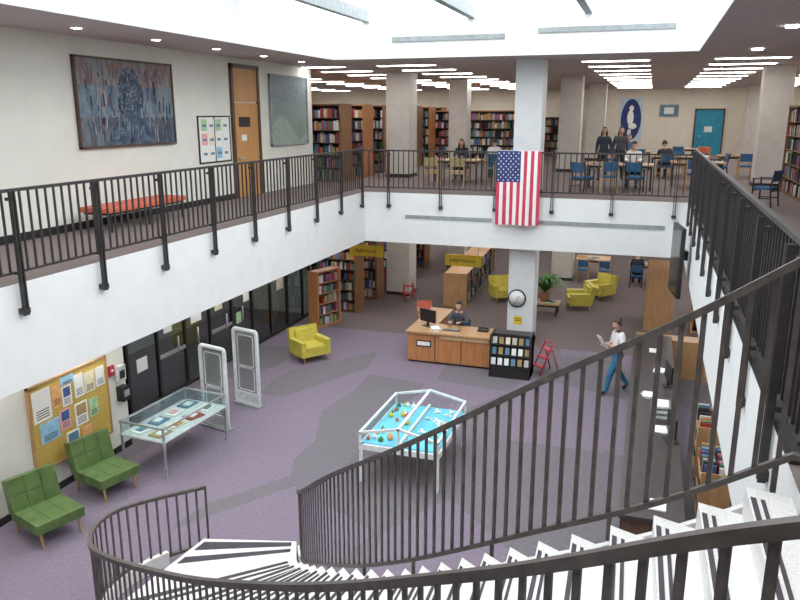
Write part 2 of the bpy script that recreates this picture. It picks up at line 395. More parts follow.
for a in((15.37,15.4,5.17,6.28),(16.75,16.78,5.17,6.28),(15.37,16.78,6.25,6.28),(15.37,16.78,5.17,5.2),(16.05,16.08,5.2,6.25)): q.box(x,x+.03,a[0],a[1],a[2],a[3],BLACK)
q.obj('notice_board')
q=MB(); q.box(-.33,.33,-1.2,1.2,.36,.46,REDO); q.box(-.3,.3,-1.15,1.15,.32,.36,BLACK)
for a in(-.27,.27):
    for b in(-1.1,0,1.1): q.box(a-.02,a+.02,b-.02,b+.02,0,.33,BLACK)
q.obj('bench',(-9.55,12.2,ZU),bevel=.02)

q=MB(); x=-9.3
q.box(x,x+.03,8.5,10.3,.55,2.0,MUST)
for a in((8.46,8.5,.51,2.04),(10.3,10.34,.51,2.04),(8.46,10.34,2.0,2.04),(8.46,10.34,.51,.55)): q.box(x,x+.045,a[0],a[1],a[2],a[3],OAK)
def note(y,z,w,h,m,k0=[0]):
    k0[0]+=1; e=.0006*k0[0]
    q.box(x+.03,x+.034+e,y,y+w,z,z+h,m)
    if k0[0]%3==0: q.box(x+.034+e,x+.0365+e,y+.03,y+w-.03,z+h*.45,z+h-.03,random.choice([BOOKS[8],BOOKS[1],BOOKS[4],BOOKS[2]]))
    for k in range(4):
        q.box(x+.034+e,x+.036+e,y+w*.15,y+w*.85,z+h*(.1+.08*k),z+h*(.13+.08*k),BOOKS[5])
for a in((8.55,1.38,.40,.55,0),(8.98,1.5,.20,.40,4),(9.2,1.45,.22,.36,0),(9.2,1.83,.3,.15,2),(8.65,.98,.42,.36,2),(9.1,1.05,.24,.36,1),(9.5,1.5,.22,.42,0),(9.74,1.5,.26,.38,5),(9.45,.98,.30,.42,0),(9.8,1.02,.22,.34,3),(10.03,1.52,.22,.36,0),(9.2,.62,.3,.34,0),(9.56,.6,.25,.32,4)): note(a[0],a[1],a[2],a[3],NOTES[a[4]])
bb=q.obj('bulletin_board',(0,.25,-.03))
q=MB(); q.box(0,.09,-.11,.11,-.15,.15,GWHITE); q.box(.09,.1,-.07,.07,-.1,.06,DARK); q.obj('wall_phone',(x,10.92,1.55),bevel=.01)
q=MB(); q.box(0,.05,-.07,.07,-.1,.1,RED); q.box(.05,.06,-.03,.03,-.02,.03,PAPER); q.obj('fire_alarm_pull',(x,10.71,1.66),bevel=.006)
q=MB(); q.box(0,.16,-.10,.10,-.14,.14,BLACK); q.box(.16,.17,-.07,.07,-.05,.08,GREY); q.obj('hand_sanitizer_dispenser',(x,10.92,1.15),bevel=.02)

# glass entrance
q=MB(); gx=-10.15
ys=[11.15,12.2,13.25,14.3,15.35,16.4,17.45,18.5,19.55,20.6,21.15]
for y in ys: q.box(gx-.04,gx+.04,y-.03,y+.03,0,ZF,BLACK)
for z in(.04,2.2,2.75): q.box(gx-.035,gx+.035,11.1,21.2,z-.04,z+.05,BLACK)
for i,y in enumerate(ys[:-1]): q.box(gx-.008,gx+.008,y+.03,ys[i+1]-.03,.08,2.7,GLD)
for y in(13.9,14.7,16.0,16.8): q.tube([(gx+.1,y,.95),(gx+.1,y,1.35)],.018,CHROME)
for y in(13.25,15.35): q.box(gx-.03,gx+.03,y,y+1.05,.95,1.03,CHROME)
for (y,z,w,h,m) in((12.5,1.9,.55,.35,2),(12.5,.9,.35,.3,0),(14.55,1.45,.45,.4,0),(15.6,1.5,.35,.35,5),(17.0,1.4,.3,.4,0),(18.9,1.3,.4,.5,5),(16.6,.9,.25,.3,3),(13.5,1.5,.3,.25,0),(13.3,1.8,.8,.32,2)): q.box(gx+.01,gx+.016,y,y+w,z,z+h,NOTES[m])
q.obj('door_2')

# ---------------------------------------------------------------- furniture
def green_chair(loc,rot):
    q=MB()
    q.box(-.36,.40,-.38,.38,.26,.32,GREEN)
    for i in range(3):
        for j in range(3):
            q.box(-.36+i*.255,-.36+i*.255+.25,-.38+j*.255,-.38+j*.255+.25,.30,.42,GREEN)
    old=q.M; q.M=q.M@Matrix.Translation((-.34,0,.36))@RY(-14)
    q.box(-.08,-.02,-.38,.38,0,.54,GREEN)
    for j in range(3):
        for k in range(2): q.box(-.03,.09,-.38+j*.255,-.38+j*.255+.25,.02+k*.265,.28+k*.265,GREEN)
    q.M=old
    q.bar((-.42,-.3,.25),(.36,-.3,.25),.04,.04,OAK); q.bar((-.42,.3,.25),(.36,.3,.25),.04,.04,OAK)
    for a,b in((.32,-.3),(.32,.3),(-.36,-.3),(-.36,.3)): q.tube([(a,b,.26),(a+(.05 if a>0 else -.03),b,0)],[.026,.016],OAK,8)
    q.obj('green_lounge_chair',loc,rot,bevel=.022,seg=3)
green_chair((-8.42,8.03,0),-18); green_chair((-8.50,9.45,0),-14)
def armchair(loc,rot):
    q=MB()
    q.box(-.34,.36,-.40,.40,.18,.32,YEL); q.box(-.25,.38,-.29,.29,.32,.44,YEL)
    q.box(-.30,.34,-.43,-.29,.18,.58,YEL); q.box(-.30,.34,.29,.43,.18,.58,YEL)
    q.cb((-.36,0,.52),(.15,.84,.62),YEL,RY(-12)); q.cb((-.27,0,.6),(.1,.56,.36),YEL,RY(-12))
    for a in(-.3,.3):
        for b in(-.34,.34): q.tube([(a,b,.19),(a*1.06,b*1.03,0)],[.024,.016],OAK,8)
    q.obj('yellow_armchair',loc,rot,bevel=.035,seg=3)
armchair((-8.2,17.0,0),-35); armchair((-1.95,24.7,0),-165); armchair((-4.55,25.0,0),-60); armchair((-1.4,26.4,0),-130)
def chair(loc,rot,fr=TANW,fb=BLUEF,name='reading_chair'):
    q=MB()
    for a in(-.21,.21):
        q.bar((a,.2,0),(a,.2,.64),.035,.035,fr); q.bar((a,-.26,0),(a,-.2,.45),.035,.035,fr); q.bar((a,-.2,.45),(a,-.27,.86),.035,.035,fr)
        q.bar((a,.24,.65),(a,-.24,.66),.05,.025,fr); q.bar((a,.2,.2),(a,-.22,.2),.025,.025,fr)
    q.box(-.21,.21,-.2,.22,.4,.46,fb); q.cb((0,-.245,.72),(.40,.035,.26),fb,RX(9)); q.bar((-.2,.2,.38),(.2,.2,.38),.03,.04,fr); q.bar((-.2,-.2,.38),(.2,-.2,.38),.03,.04,fr)
    q.obj(name,loc,rot,bevel=.008)
def table(loc,rot,sx,sy,h=.74,top=TANW,leg=BLACK,name='reading_table'):
    q=MB(); q.box(-sx/2,sx/2,-sy/2,sy/2,h-.04,h,top); q.box(-sx/2+.06,sx/2-.06,-sy/2+.06,sy/2-.06,h-.11,h-.04,leg)
    for a in(-1,1):
        for b in(-1,1): q.box(a*(sx/2-.08)-.025,a*(sx/2-.08)+.025,b*(sy/2-.08)-.025,b*(sy/2-.08)+.025,0,h-.05,leg)
    for i in range(4):
        a=random.uniform(-sx/2+.2,sx/2-.2); b=random.uniform(-sy/2+.15,sy/2-.15)
        q.cb((a,b,h+.008),(.21,.29,.014),random.choice(NOTES+BOOKS),RZ(random.uniform(0,90)))
    q.obj(name,loc,rot)
U=ZU
table((-5.9,23.2,U),0,1.7,.95,top=TANW); table((-.85,22.6,U),0,1.9,.95); table((.9,27.6,U),0,1.9,1.0); table((3.0,28.6,U),0,1.6,.9,top=OAK)
table((-4.6,25.9,U),0,1.6,.9); table((-1.0,31.0,U),0,2,1); table((1.3,34.0,U),0,2,1); table((1.3,24.2,U),0,1.5,.9,top=OAK)
chair((-6.35,22.15,U),0,TANW,TANF); chair((-5.55,22.1,U),8,TANW,TANF); chair((-1.75,21.15,U),-30,BLACK,BLUEF); chair((-1.1,21.6,U),10,TANW,BLUEF); chair((.9,28.7,U),180)
chair((-.4,21.7,U),-10,BLACK,BLUEF); chair((1.2,23.3,U),0,OAK,BLUEF)
chair((-4.1,21.6,U),15,TANW,BLUEF); chair((2.6,19.4,U),60,BLACK,BLUEF); chair((2.15,27.2,U),100,BLACK,BLUEF); chair((3.0,27.6,U),0,OAK,BLUEF); chair((4.2,28.2,U),90,OAK,REDO)
chair((-1.5,30.1,U),0); chair((-.5,30.1,U),10); chair((1.0,33.1,U),0,OAK,BLUEF); chair((2.0,33.1,U),0,OAK,REDO)
table((-2.95,23.6,0),0,1.0,.7,.42,top=OAK,leg=BLACK,name='coffee_table')
table((-1.9,30.2,0),0,1.3,1.0,top=OAK); chair((-2.2,29.2,0),0,OAK,BLUEF); chair((-1.4,29.2,0),0,OAK,BLUEF)
table((.3,29.6,0),0,1.6,.9,top=OAK); chair((-.2,28.72,0),0,BLACK,BLUEF)
chair((-6.1,20.6,0),200,OAK,REDO,'office_chair')

def books_row(q,x0,x1,y0,y1,z,hmax,wr=(.05,.10),fill=.93):
    x=x0
    while x<x1-.03:
        if random.random()>fill: x+=random.uniform(.1,.3); continue
        w=random.uniform(*wr); w=min(w,x1-x); h=hmax*random.uniform(.65,.93); dd=random.uniform(0,.04)
        q.box(x,x+w-.004,y0+dd,y1-.01,z,z+h,random.choice(BOOKS)); x+=w
def book_range(name,loc,rot,L,H,shelves,D=.62,double=True,m=SHW,wr=(.05,.10),fill=.93):
    q=MB()
    for a in(-L/2,L/2): q.box(a-.03,a+.03,-D/2,D/2,0,H,m)
    q.box(-L/2+.03,L/2-.03,-D/2+.02,D/2-.02,H-.05,H-.01,m); q.box(-L/2+.03,L/2-.03,-D/2+.03,D/2-.03,0,.08,m)
    q.box(-L/2+.03,L/2-.03,-.01,.01,.08,H-.05,BLACK) if double else q.box(-L/2+.03,L/2-.03,D/2-.03,D/2-.01,.08,H-.05,m)
    n=max(1,int(L/.95)); hs=(H-.13)/shelves
    for i in range(1,n): a=-L/2+i*L/n; q.box(a-.012,a+.012,-D/2+.02,D/2-.02,.08,H-.05,BLACK)
    for k in range(shelves):
        z=.08+k*hs; q.box(-L/2+.03,L/2-.03,-D/2+.02,D/2-.02,z-.02,z,DKW if double else m)
        if double:
            books_row(q,-L/2+.04,L/2-.04,-D/2+.04,-D/2+.24,z,hs-.04,wr,fill); 
            old=q.M; q.M=q.M@RZ(180); books_row(q,-L/2+.04,L/2-.04,-D/2+.04,-D/2+.24,z,hs-.04,wr,fill); q.M=old
        else: books_row(q,-L/2+.04,L/2-.04,-D/2+.04,D/2-.06,z,hs-.04,wr,fill)
    q.obj(name,loc,rot)
for i in range(7):
    book_range('bookshelf',(-11.55,22.6+2.0*i,U),0,4.3,2.45,6,D=.9,m=ORW if i%2 else SHW)
for i in range(3):
    book_range('bookshelf',(-8.4,33.5+2.2*i,U),0,6.4,2.3,6,D=.7,wr=(.08,.14),m=ORW)
for i in range(3):
    book_range('bookshelf',(-6.0,40.+1.4*i,U),0,4.4,2.0,5,D=.5,wr=(.08,.14))
book_range('bookshelf',(3.75,21.6,U),-90,3.6,2.35,6,D=.5,double=False,m=SHW)
book_range('bookshelf',(3.75,17.6,U),-90,3.6,2.35,6,D=.5,double=False,m=SHW)
book_range('bookcase',(5.6,35,U),-90,6,2.1,5,D=.5,double=False,m=SHW)
for i in range(5):
    book_range('bookshelf',(-10.9,22.1+1.95*i,0),0,4.2,2.15,6,D=.75)
book_range('magazine_shelf',(-9.2,20.2,0),70,.95,1.75,5,D=.4,double=False,m=ORW)
book_range('low_bookshelf',(-6.1,26.8,0),-87,6.4,1.15,3,D=.8,m=OAK)
book_range('low_bookshelf',(-7.6,33.8,0),-90,5,1.25,3,D=.7,m=OAK)
book_range('bookcase',(.55,23.4,0),-90,1.4,1.9,5,D=.8,double=False,m=OAK)
book_range('bookcase',(2.8,23.0,0),0,2.6,1.9,5,D=.5,double=False,m=OAK)
book_range('bookcase',(-3,36,0),0,7,1.9,5,D=.5,m=OAK,wr=(.08,.14))
book_range('bookcase',(-13,36,0),0,6,2.1,6,D=.5,m=SHW,wr=(.08,.14))

def text_mesh(txt,size,m,parent,M):
    c=bpy.data.curves.new('txt','FONT'); c.body=txt; c.size=size; c.align_x='CENTER'; c.align_y='CENTER'; c.extrude=.002
    o=bpy.data.objects.new('lettering',c); S.collection.objects.link(o)
    bpy.context.view_layer.update(); dg=bpy.context.evaluated_depsgraph_get()
    me=bpy.data.meshes.new_from_object(o.evaluated_get(dg)); bpy.data.objects.remove(o)
    me.transform(M); me.materials.clear(); me.materials.append(m)
    t=bpy.data.objects.new('lettering',me); S.collection.objects.link(t); t.parent=parent
def hsign(loc,w,txt):
    q=MB(); q.box(-w/2,w/2,-.02,.02,-.17,.17,SIGNY)
    zc=ZF-loc[2]
    for a in(-w*.4,w*.4): q.tube([(a,0,.17),(a,0,zc)],.006,CHROME,6)
    o=q.obj('hanging_sign',loc); text_mesh(txt,.17,DKW,o,Matrix.Translation((0,-.026,0))@RX(90))
hsign((-8.2,21.2,2.2),1.1,'Reference'); hsign((-5.05,21.0,2.12),1.1,'Information')

q=MB()
q.box(-5.7,-3.5,17.65,17.72,.06,.80,ORW); q.box(-5.74,-3.46,17.6,18.5,.80,.85,OAK)
q.box(-5.70,-5.15,17.72,18.45,.06,.80,ORW); q.box(-3.85,-3.5,17.72,18.45,.06,.80,ORW)
q.box(-5.68,-3.52,17.70,17.74,0,.06,BLACK); q.box(-5.68,-5.17,17.74,18.4,0,.06,BLACK); q.box(-3.83,-3.52,17.74,18.4,0,.06,BLACK)
q.box(-5.7,-5.15,18.5,20.1,.0,.80,ORW); q.box(-5.74,-5.1,18.5,20.15,.80,.85,OAK)
for xx in(-4.95,-4.25): q.box(xx-.01,xx+.01,17.64,17.65,.08,.79,DKW)
q.box(-5.45,-5.05,17.635,17.65,.45,.62,BLACK); q.box(-5.42,-5.08,17.63,17.636,.48,.59,PAPER)
q.box(-4.8,-3.55,17.62,17.65,.70,.78,TANW)
q.obj('information_desk')
q=MB(); q.box(-.26,.26,-.02,.02,.12,.46,DARK); q.box(-.24,.24,.02,.022,.14,.44,BOOKS[8]); q.bar((0,0,0),(0,0,.14),.06,.04,DARK); q.box(-.13,.13,-.09,.09,0,.015,DARK)
q.obj('computer_monitor',(-5.3,18.2,.85),-25)
q=MB(); q.box(-.22,.22,-.08,.08,0,.02,DARK); 
for i in range(10):
    for j in range(3): q.box(-.2+i*.04,-.2+i*.04+.032,-.06+j*.04,-.06+j*.04+.03,.02,.028,GREY)
q.obj('keyboard',(-4.6,18.0,.85),0)
q=MB(); q.box(-.14,.14,-.1,.1,0,.05,DARK); q.tube([(-.13,0,.07),(0,0,.09),(.13,0,.07)],.02,DARK); q.obj('desk_telephone',(-3.8,18.2,.85))
q=MB()
for i in range(5): q.cb((0,0,.01+i*.018),(.22,.3,.016),[PAPER,NOTES[5],PAPER,BOOKS[0],PAPER][i],RZ(i*7))
q.obj('paper_stack',(-5.0,17.85,.85))
q=MB(); w=1.0
q.box(-w/2,w/2,.12,.5,0,1.0,BLACK); q.box(-w/2,-w/2+.03,-.14,.5,0,1.08,BLACK); q.box(w/2-.03,w/2,-.14,.5,0,1.08,BLACK); q.box(-w/2,w/2,.1,.5,1.0,1.06,BLACK); q.box(-w/2,w/2,-.12,.12,0,.28,BLACK)
for k in range(3):
    z=.30+.25*k; y=-.10+.07*k
    q.box(-w/2+.03,w/2-.03,y-.02,y+.12,z-.03,z,BLACK)
    for i in range(6):
        xx=-.41+i*.163; q.cb((xx,y+.04,z+.10),(.11,.012,.17),random.choice([PAPER,PAPER,NOTES[5],BOOKS[6],BOOKS[4],BOOKS[8],BOOKS[0]]),RX(-12))
q.obj('brochure_rack',(-2.92,17.3,0))
q=MB()
for a in(-.2,.2):
    q.tube([(a,-.25,0),(a*.8,.08,.75),(a*.8,.1,.8)],.018,RED); q.tube([(a,.3,0),(a*.8,.1,.62)],.018,RED)
for k,(y,z) in enumerate(((-.17,.2),(-.07,.42),(.03,.62))): q.box(-.19,.19,y-.06,y+.1,z-.012,z+.012,RED)
q.tube([(-.16,.1,.8),(.16,.1,.8)],.018,RED)
q.obj('red_step_stool',(-2.15,17.9,0),-50)
q=MB()
for a in(-.2,.2): q.tube([(a,-.2,0),(a*.8,.05,.6)],.018,RED); q.tube([(a,.25,0),(a*.8,.05,.6)],.018,RED)
for y,z in((-.1,.25),(0,.5)): q.box(-.17,.17,y-.07,y+.09,z-.012,z+.012,RED)
q.obj('red_step_stool',(-7.7,24.0,0),30)
q=MB(); q.tube([(0,-.05,0),(0,0,0)],.25,DARK,32); q.tube([(0,-.055,0),(0,-.05,0)],.215,PAPER,32)
for i in range(12):
    a=i*math.pi/6; q.cb((.18*math.sin(a),-.058,.18*math.cos(a)),(.010,.004,.03),DARK,RY(math.degrees(a)))
q.cb((.035,-.06,.03),(.012,.004,.10),DARK,RY(50)); q.cb((-.02,-.06,-.06),(.008,.004,.13),DARK,RY(18))
q.obj('wall_clock',(-3.25,19.99,1.36))
q=MB(); q.box(-.12,.12,-.01,0,-.12,.12,SIGNY); q.box(-.09,.09,-.013,-.01,-.02,.0,DARK); q.box(-.09,.09,-.013,-.01,.04,.06,DARK); q.obj('yellow_notice',(-3.2,19.99,.72))
q=MB(); q.tube([(0,0,0),(0,0,.28)],[.12,.17],POT,20); q.tube([(0,0,.25),(0,0,.26)],.15,DKW,20)
for i in range(60):
    a=random.uniform(0,6.28); l=random.uniform(.4,.9); up=random.uniform(.25,.65)
    d=Vector((math.cos(a),math.sin(a),0)); sd=Vector((-d.y,d.x,0))
    pts=[Vector((0,0,.25))+d*l*t*(.6+.4*t)+Vector((0,0,up*math.sin(t*2.2))) for t in(0,.25,.5,.75,1)]
    ws=[.012,.035,.045,.03,.002]; vs=[]
    for p,wd in zip(pts,ws): vs+= [tuple(p-sd*wd),tuple(p+sd*wd)]
    q.add(vs,[(2*k,2*k+1,2*k+3,2*k+2) for k in range(4)],LEAF,True)
q.obj('potted_plant',(-2.95,23.6,.44))
q=MB(); q.box(-.05,.03,-.55,.55,-.85,.65,DARK); q.box(-.056,-.05,-.5,.5,-.8,.6,mat('screen_black',(.01,.01,.012),.15)); q.box(.03,.2,-.1,.1,-.1,.1,BLACK)
q.obj('wall_monitor',(.70,16.9,3.35),8,bevel=.006)

# flag
q=MB(); W=1.14;H=1.92;NX=26;NZ=24
def fy(u,v): return -.03*math.sin(u*9+v*2)*(.3+v)-.02*math.sin(u*21)
vs=[]
for j in range(NZ+1):
    for i in range(NX+1):
        u=i/NX;v=j/NZ; vs.append((u*W-W/2,fy(u,v),-v*H))
q.add(vs,[],FLW); 
for j in range(NZ):
    for i in range(NX):
        a=j*(NX+1)+i; u=(i+.5)/NX; v=(j+.5)/NZ
        m=FLB if(u<7/13 and v<.42) else (FLR if (i//2)%2==0 else FLW)
        q.f.append([a,a+NX+1,a+NX+2,a+1]); q.mi.append(q.mid(m)); q.sm.append(True)
for r in range(11):
    for c in range(5 if r%2==0 else 4):
        u=(.045+.11*c+(0 if r%2==0 else .055)); v=.03+r*.036
        p=[];R=.026
        for k in range(10):
            an=k*math.pi/5; rr=R if k%2==0 else R*.42
            p.append((u*W-W/2+rr*math.sin(an),fy(u,v)-.006,-v*H+rr*math.cos(an)))
        q.add(p,[tuple(range(10))],FLW)
q.bar((-W/2,.03,.0),(W/2,.03,.0),.02,.02,FLW)
q.obj('american_flag',(-3.24,YB-.22,5.40))

def gate(loc):
    q=MB(); w=.68;h=1.74
    def ring(x0,x1,z0,z1,r,t):
        pts=[]
        for cx,cz,a0 in((x1-r,z1-r,0),(x0+r,z1-r,90),(x0+r,z0+r,180),(x1-r,z0+r,270)):
            for k in range(6): a=math.radians(a0+k*18); pts.append((cx+r*math.cos(a),0,cz+r*math.sin(a)))
        pts.append(pts[0]); q.tube(pts,t,GWHITE,8)
    ring(-w/2,w/2,.05,h,.07,.045); ring(-w/2+.11,w/2-.11,.35,h*.5,.05,.016); ring(-w/2+.11,w/2-.11,h*.5+.04,h-.12,.05,.016)
    q.box(-w/2+.05,w/2-.05,-.01,.01,.08,h-.06,GLG); q.box(-w/2-.04,w/2+.04,-.10,.10,0,.04,GREY); q.box(-w/2-.01,w/2+.01,-.03,.03,.04,.30,GWHITE)
    q.obj('security_gate',loc,-14,bevel=.005)
gate((-8.15,12.35,0)); gate((-8.15,13.65,0))

q=MB(); L=1.85;W=1.0
for a in(-W/2+.03,W/2-.03):
    for b in(-L/2+.03,L/2-.03): q.box(a-.018,a+.018,b-.018,b+.018,0,.96,CHROME)
q.box(-W/2,W/2,-L/2,L/2,.70,.73,GWHITE)
for z in(.71,.96):
    for a in(-W/2+.02,W/2-.02): q.bar((a,-L/2,z),(a,L/2,z),.03,.03,CHROME)
    for b in(-L/2+.02,L/2-.02): q.bar((-W/2,b,z),(W/2,b,z),.03,.03,CHROME)
q.box(-W/2+.03,W/2-.03,-L/2+.03,L/2-.03,.965,.972,GL)
for a in(-W/2+.01,W/2-.016): q.box(a,a+.006,-L/2+.03,L/2-.03,.73,.95,GL)
for b in(-L/2+.01,L/2-.016): q.box(-W/2+.03,W/2-.03,b,b+.006,.73,.95,GL)
for i in range(4):
    for j in range(2):
        q.cb((-.22+.44*j+random.uniform(-.04,.04),-.66+.44*i,.745),(.26,.34,.02),[PAPER,BOOKS[4],BOOKS[8],NOTES[5],PAPER,BOOKS[1],BOOKS[8],PAPER][i*2+j],RZ(random.uniform(-15,15)))
        q.cb((-.22+.44*j,-.66+.44*i,.76),(.14,.18,.02),[BOOKS[8],PAPER,PAPER,BOOKS[7],NOTES[1],PAPER,PAPER,BOOKS[3]][i*2+j],RZ(random.uniform(-15,15)))
q.obj('glass_display_case',(-8.15,11.0,0),-4)
q=MB(); L=2.0;W=1.45
for a in(-W/2+.04,W/2-.04):
    for b in(-L/2+.04,L/2-.04): q.box(a-.035,a+.035,b-.035,b+.035,0,.72,FRW)
q.box(-W/2,W/2,-L/2,L/2,.62,.72,FRW)
for s in(-1,1):
    q.box(min(s*.03,s*(W/2-.04)),max(s*.03,s*(W/2-.04)),-L/2+.05,L/2-.05,.72,.745,SKYB)
    q.bar((s*(W/2-.02),-L/2,.93),(s*(W/2-.02),L/2,.93),.04,.04,FRW)
    q.box(s*(W/2-.02)-.004,s*(W/2-.02)+.004,-L/2,L/2,.72,.93,GL)
    for b in(-L/2+.02,L/2-.02):
        q.bar((0,b,1.08),(s*(W/2-.02),b,.93),.04,.04,FRW); q.bar((s*(W/2-.02),b,.7),(s*(W/2-.02),b,.93),.04,.04,FRW)
    q.add([(0,-L/2,1.08),(0,L/2,1.08),(s*(W/2-.02),L/2,.935),(s*(W/2-.02),-L/2,.935)],[(0,1,2,3)],GL)
q.bar((0,-L/2,1.08),(0,L/2,1.08),.05,.04,FRW); q.box(-.02,.02,-L/2+.03,L/2-.03,.72,.80,PAPER)
q.box(-.02,.02,-L/2,-L/2+.03,.72,1.08,FRW)
for i in range(24):
    a=random.uniform(-.62,-.1); b=random.uniform(-.85,.85); m=random.choice([NOTES[4],SIGNY,REDO,LEAF,SIGNY,PAPER]); r=random.uniform(.03,.055)
    q.ell((a,b,.745+r*.8),(r,r,r),m,10,7); q.tube([(a,b,.745+r),(a,b,.745+r*2.6)],[r*.6,r*.1],m,8)
for i in range(12):
    a=random.uniform(.08,.6); b=random.uniform(-.85,.85); an=random.uniform(0,180)
    q.cb((a,b,.76),(.15,.045,.02),PAPER,RZ(an)); q.cb((a,b,.785),(.045,.10,.03),PAPER,RZ(an+20)@RX(25))
for i in range(5): q.ell((random.uniform(.1,.55),random.uniform(-.8,.8),.77),(.035,.035,.03),random.choice([SIGNY,NOTES[4]]),8,6)
q.obj('sand_table_exhibit',(-3.75,12.1,0),0)

q=MB(); q.box(-.02,.62,9.6,18.4,0,1.0,CNTW); q.box(-.06,.80,9.5,18.5,1.0,1.05,COUNT)
for y in[9.6+.93*i for i in range(10)]: q.box(-.03,-.02,y-.012,y+.012,.06,.98,BLACK)
q.box(.80,2.6,9.5,10.1,0,.78,OAK); q.box(-.02,2.4,18.5,19.0,0,.95,OAK)
q.obj('service_counter')
q=MB()
for i,(y,xx) in enumerate(((9.9,.45),(12.6,.5),(14.2,.3),(15.8,.5),(17.2,.4))):
    for k in range(random.randint(1,4)): q.cb((xx,y,1.056+.011*k),(.22,.30,.01),random.choice([PAPER,PAPER,NOTES[2],NOTES[5]]),RZ(random.uniform(-20,20)))
q.obj('counter_papers')
def cart(loc,rot):
    q=MB(); 
    for a in(-.45,.45): q.box(a-.02,a+.02,-.22,.22,.1,1.05,OAK)
    for z in(.2,.55,.9): q.box(-.45,.45,-.22,.22,z-.02,z,OAK); books_row(q,-.42,.42,-.2,.0,z,.3,(.03,.06),.97); books_row(q,-.42,.42,.02,.2,z,.3,(.03,.06),.97)
    for a in(-.4,.4):
        for b in(-.18,.18): q.tube([(a-.0,b-.02,.05),(a,b+.02,.05)],.05,DARK,12); q.bar((a,b,.05),(a,b,.18),.02,.02,CHROME)
    q.obj('book_cart',loc,rot)
cart((1.3,11.6,0),-90); cart((1.35,13.4,0),-90)
for yy in(12.2,14.9):
    q=MB(); q.box(-.02,.02,-.26,.26,.12,.46,DARK); q.box(.02,.023,-.24,.24,.14,.44,BOOKS[8]); q.bar((0,0,0),(0,0,.14),.06,.04,DARK); q.box(-.1,.1,-.13,.13,0,.015,DARK); q.obj('computer_monitor',(.66,yy,1.051),12)
q=MB()
for k in range(3): q.box(-.16,.16,-.22,.22,k*.10,k*.10+.008,GREY); q.box(-.13,.13,-.18,.18,k*.10+.01,k*.10+.03,PAPER)
for a in(-.16,.16):
    for b in(-.22,.22): q.box(a-.006,a+.006,b-.006,b+.006,0,.24,GREY)
q.obj('paper_tray',(.5,13.3,1.051))
q=MB(); q.box(1.8,3.4,12,13,.70,.75,OAK); q.box(1.85,1.9,12.05,12.95,0,.7,OAK); q.box(3.3,3.35,12.05,12.95,0,.7,OAK); q.obj('staff_desk')

q=MB(); q.box(2.1,3.45,43.93,44,ZU,6.55,TEAL)
for a in((2.02,2.1,ZU,6.63),(3.45,3.53,ZU,6.63),(2.02,3.53,6.55,6.63)): q.box(a[0],a[1],43.9,44,a[2],a[3],DKW)
q.box(2.55,2.95,43.91,43.93,5.4,5.7,PAPER); q.tube([(2.25,43.9,5.2),(2.25,43.85,5.2),(2.4,43.85,5.2)],.02,CHROME); q.obj('door_3')
q=MB(); q.box(-1.85,-.65,43.95,44,4.9,7.2,mat('poster_pale',(.55,.66,.78)))
q.ell((-1.25,43.94,6.05),(.54,.02,1.1),FLB,24,16)
q.ell((-1.25,43.915,6.65),(.12,.015,.16),PAPER,14,10); q.ell((-1.28,43.915,6.15),(.17,.015,.4),PAPER,16,12); q.ell((-1.15,43.915,5.7),(.22,.015,.16),PAPER,16,12); q.ell((-1.3,43.915,5.35),(.1,.015,.2),PAPER,12,8)
q.obj('wall_banner')
q=MB(); q.box(.2,1.2,43.95,44,6.2,6.85,GREY); q.box(.26,1.14,43.93,43.95,6.26,6.79,BOOKS[8]); q.box(.45,.95,43.92,43.93,6.35,6.7,PAPER); q.obj('framed_poster')

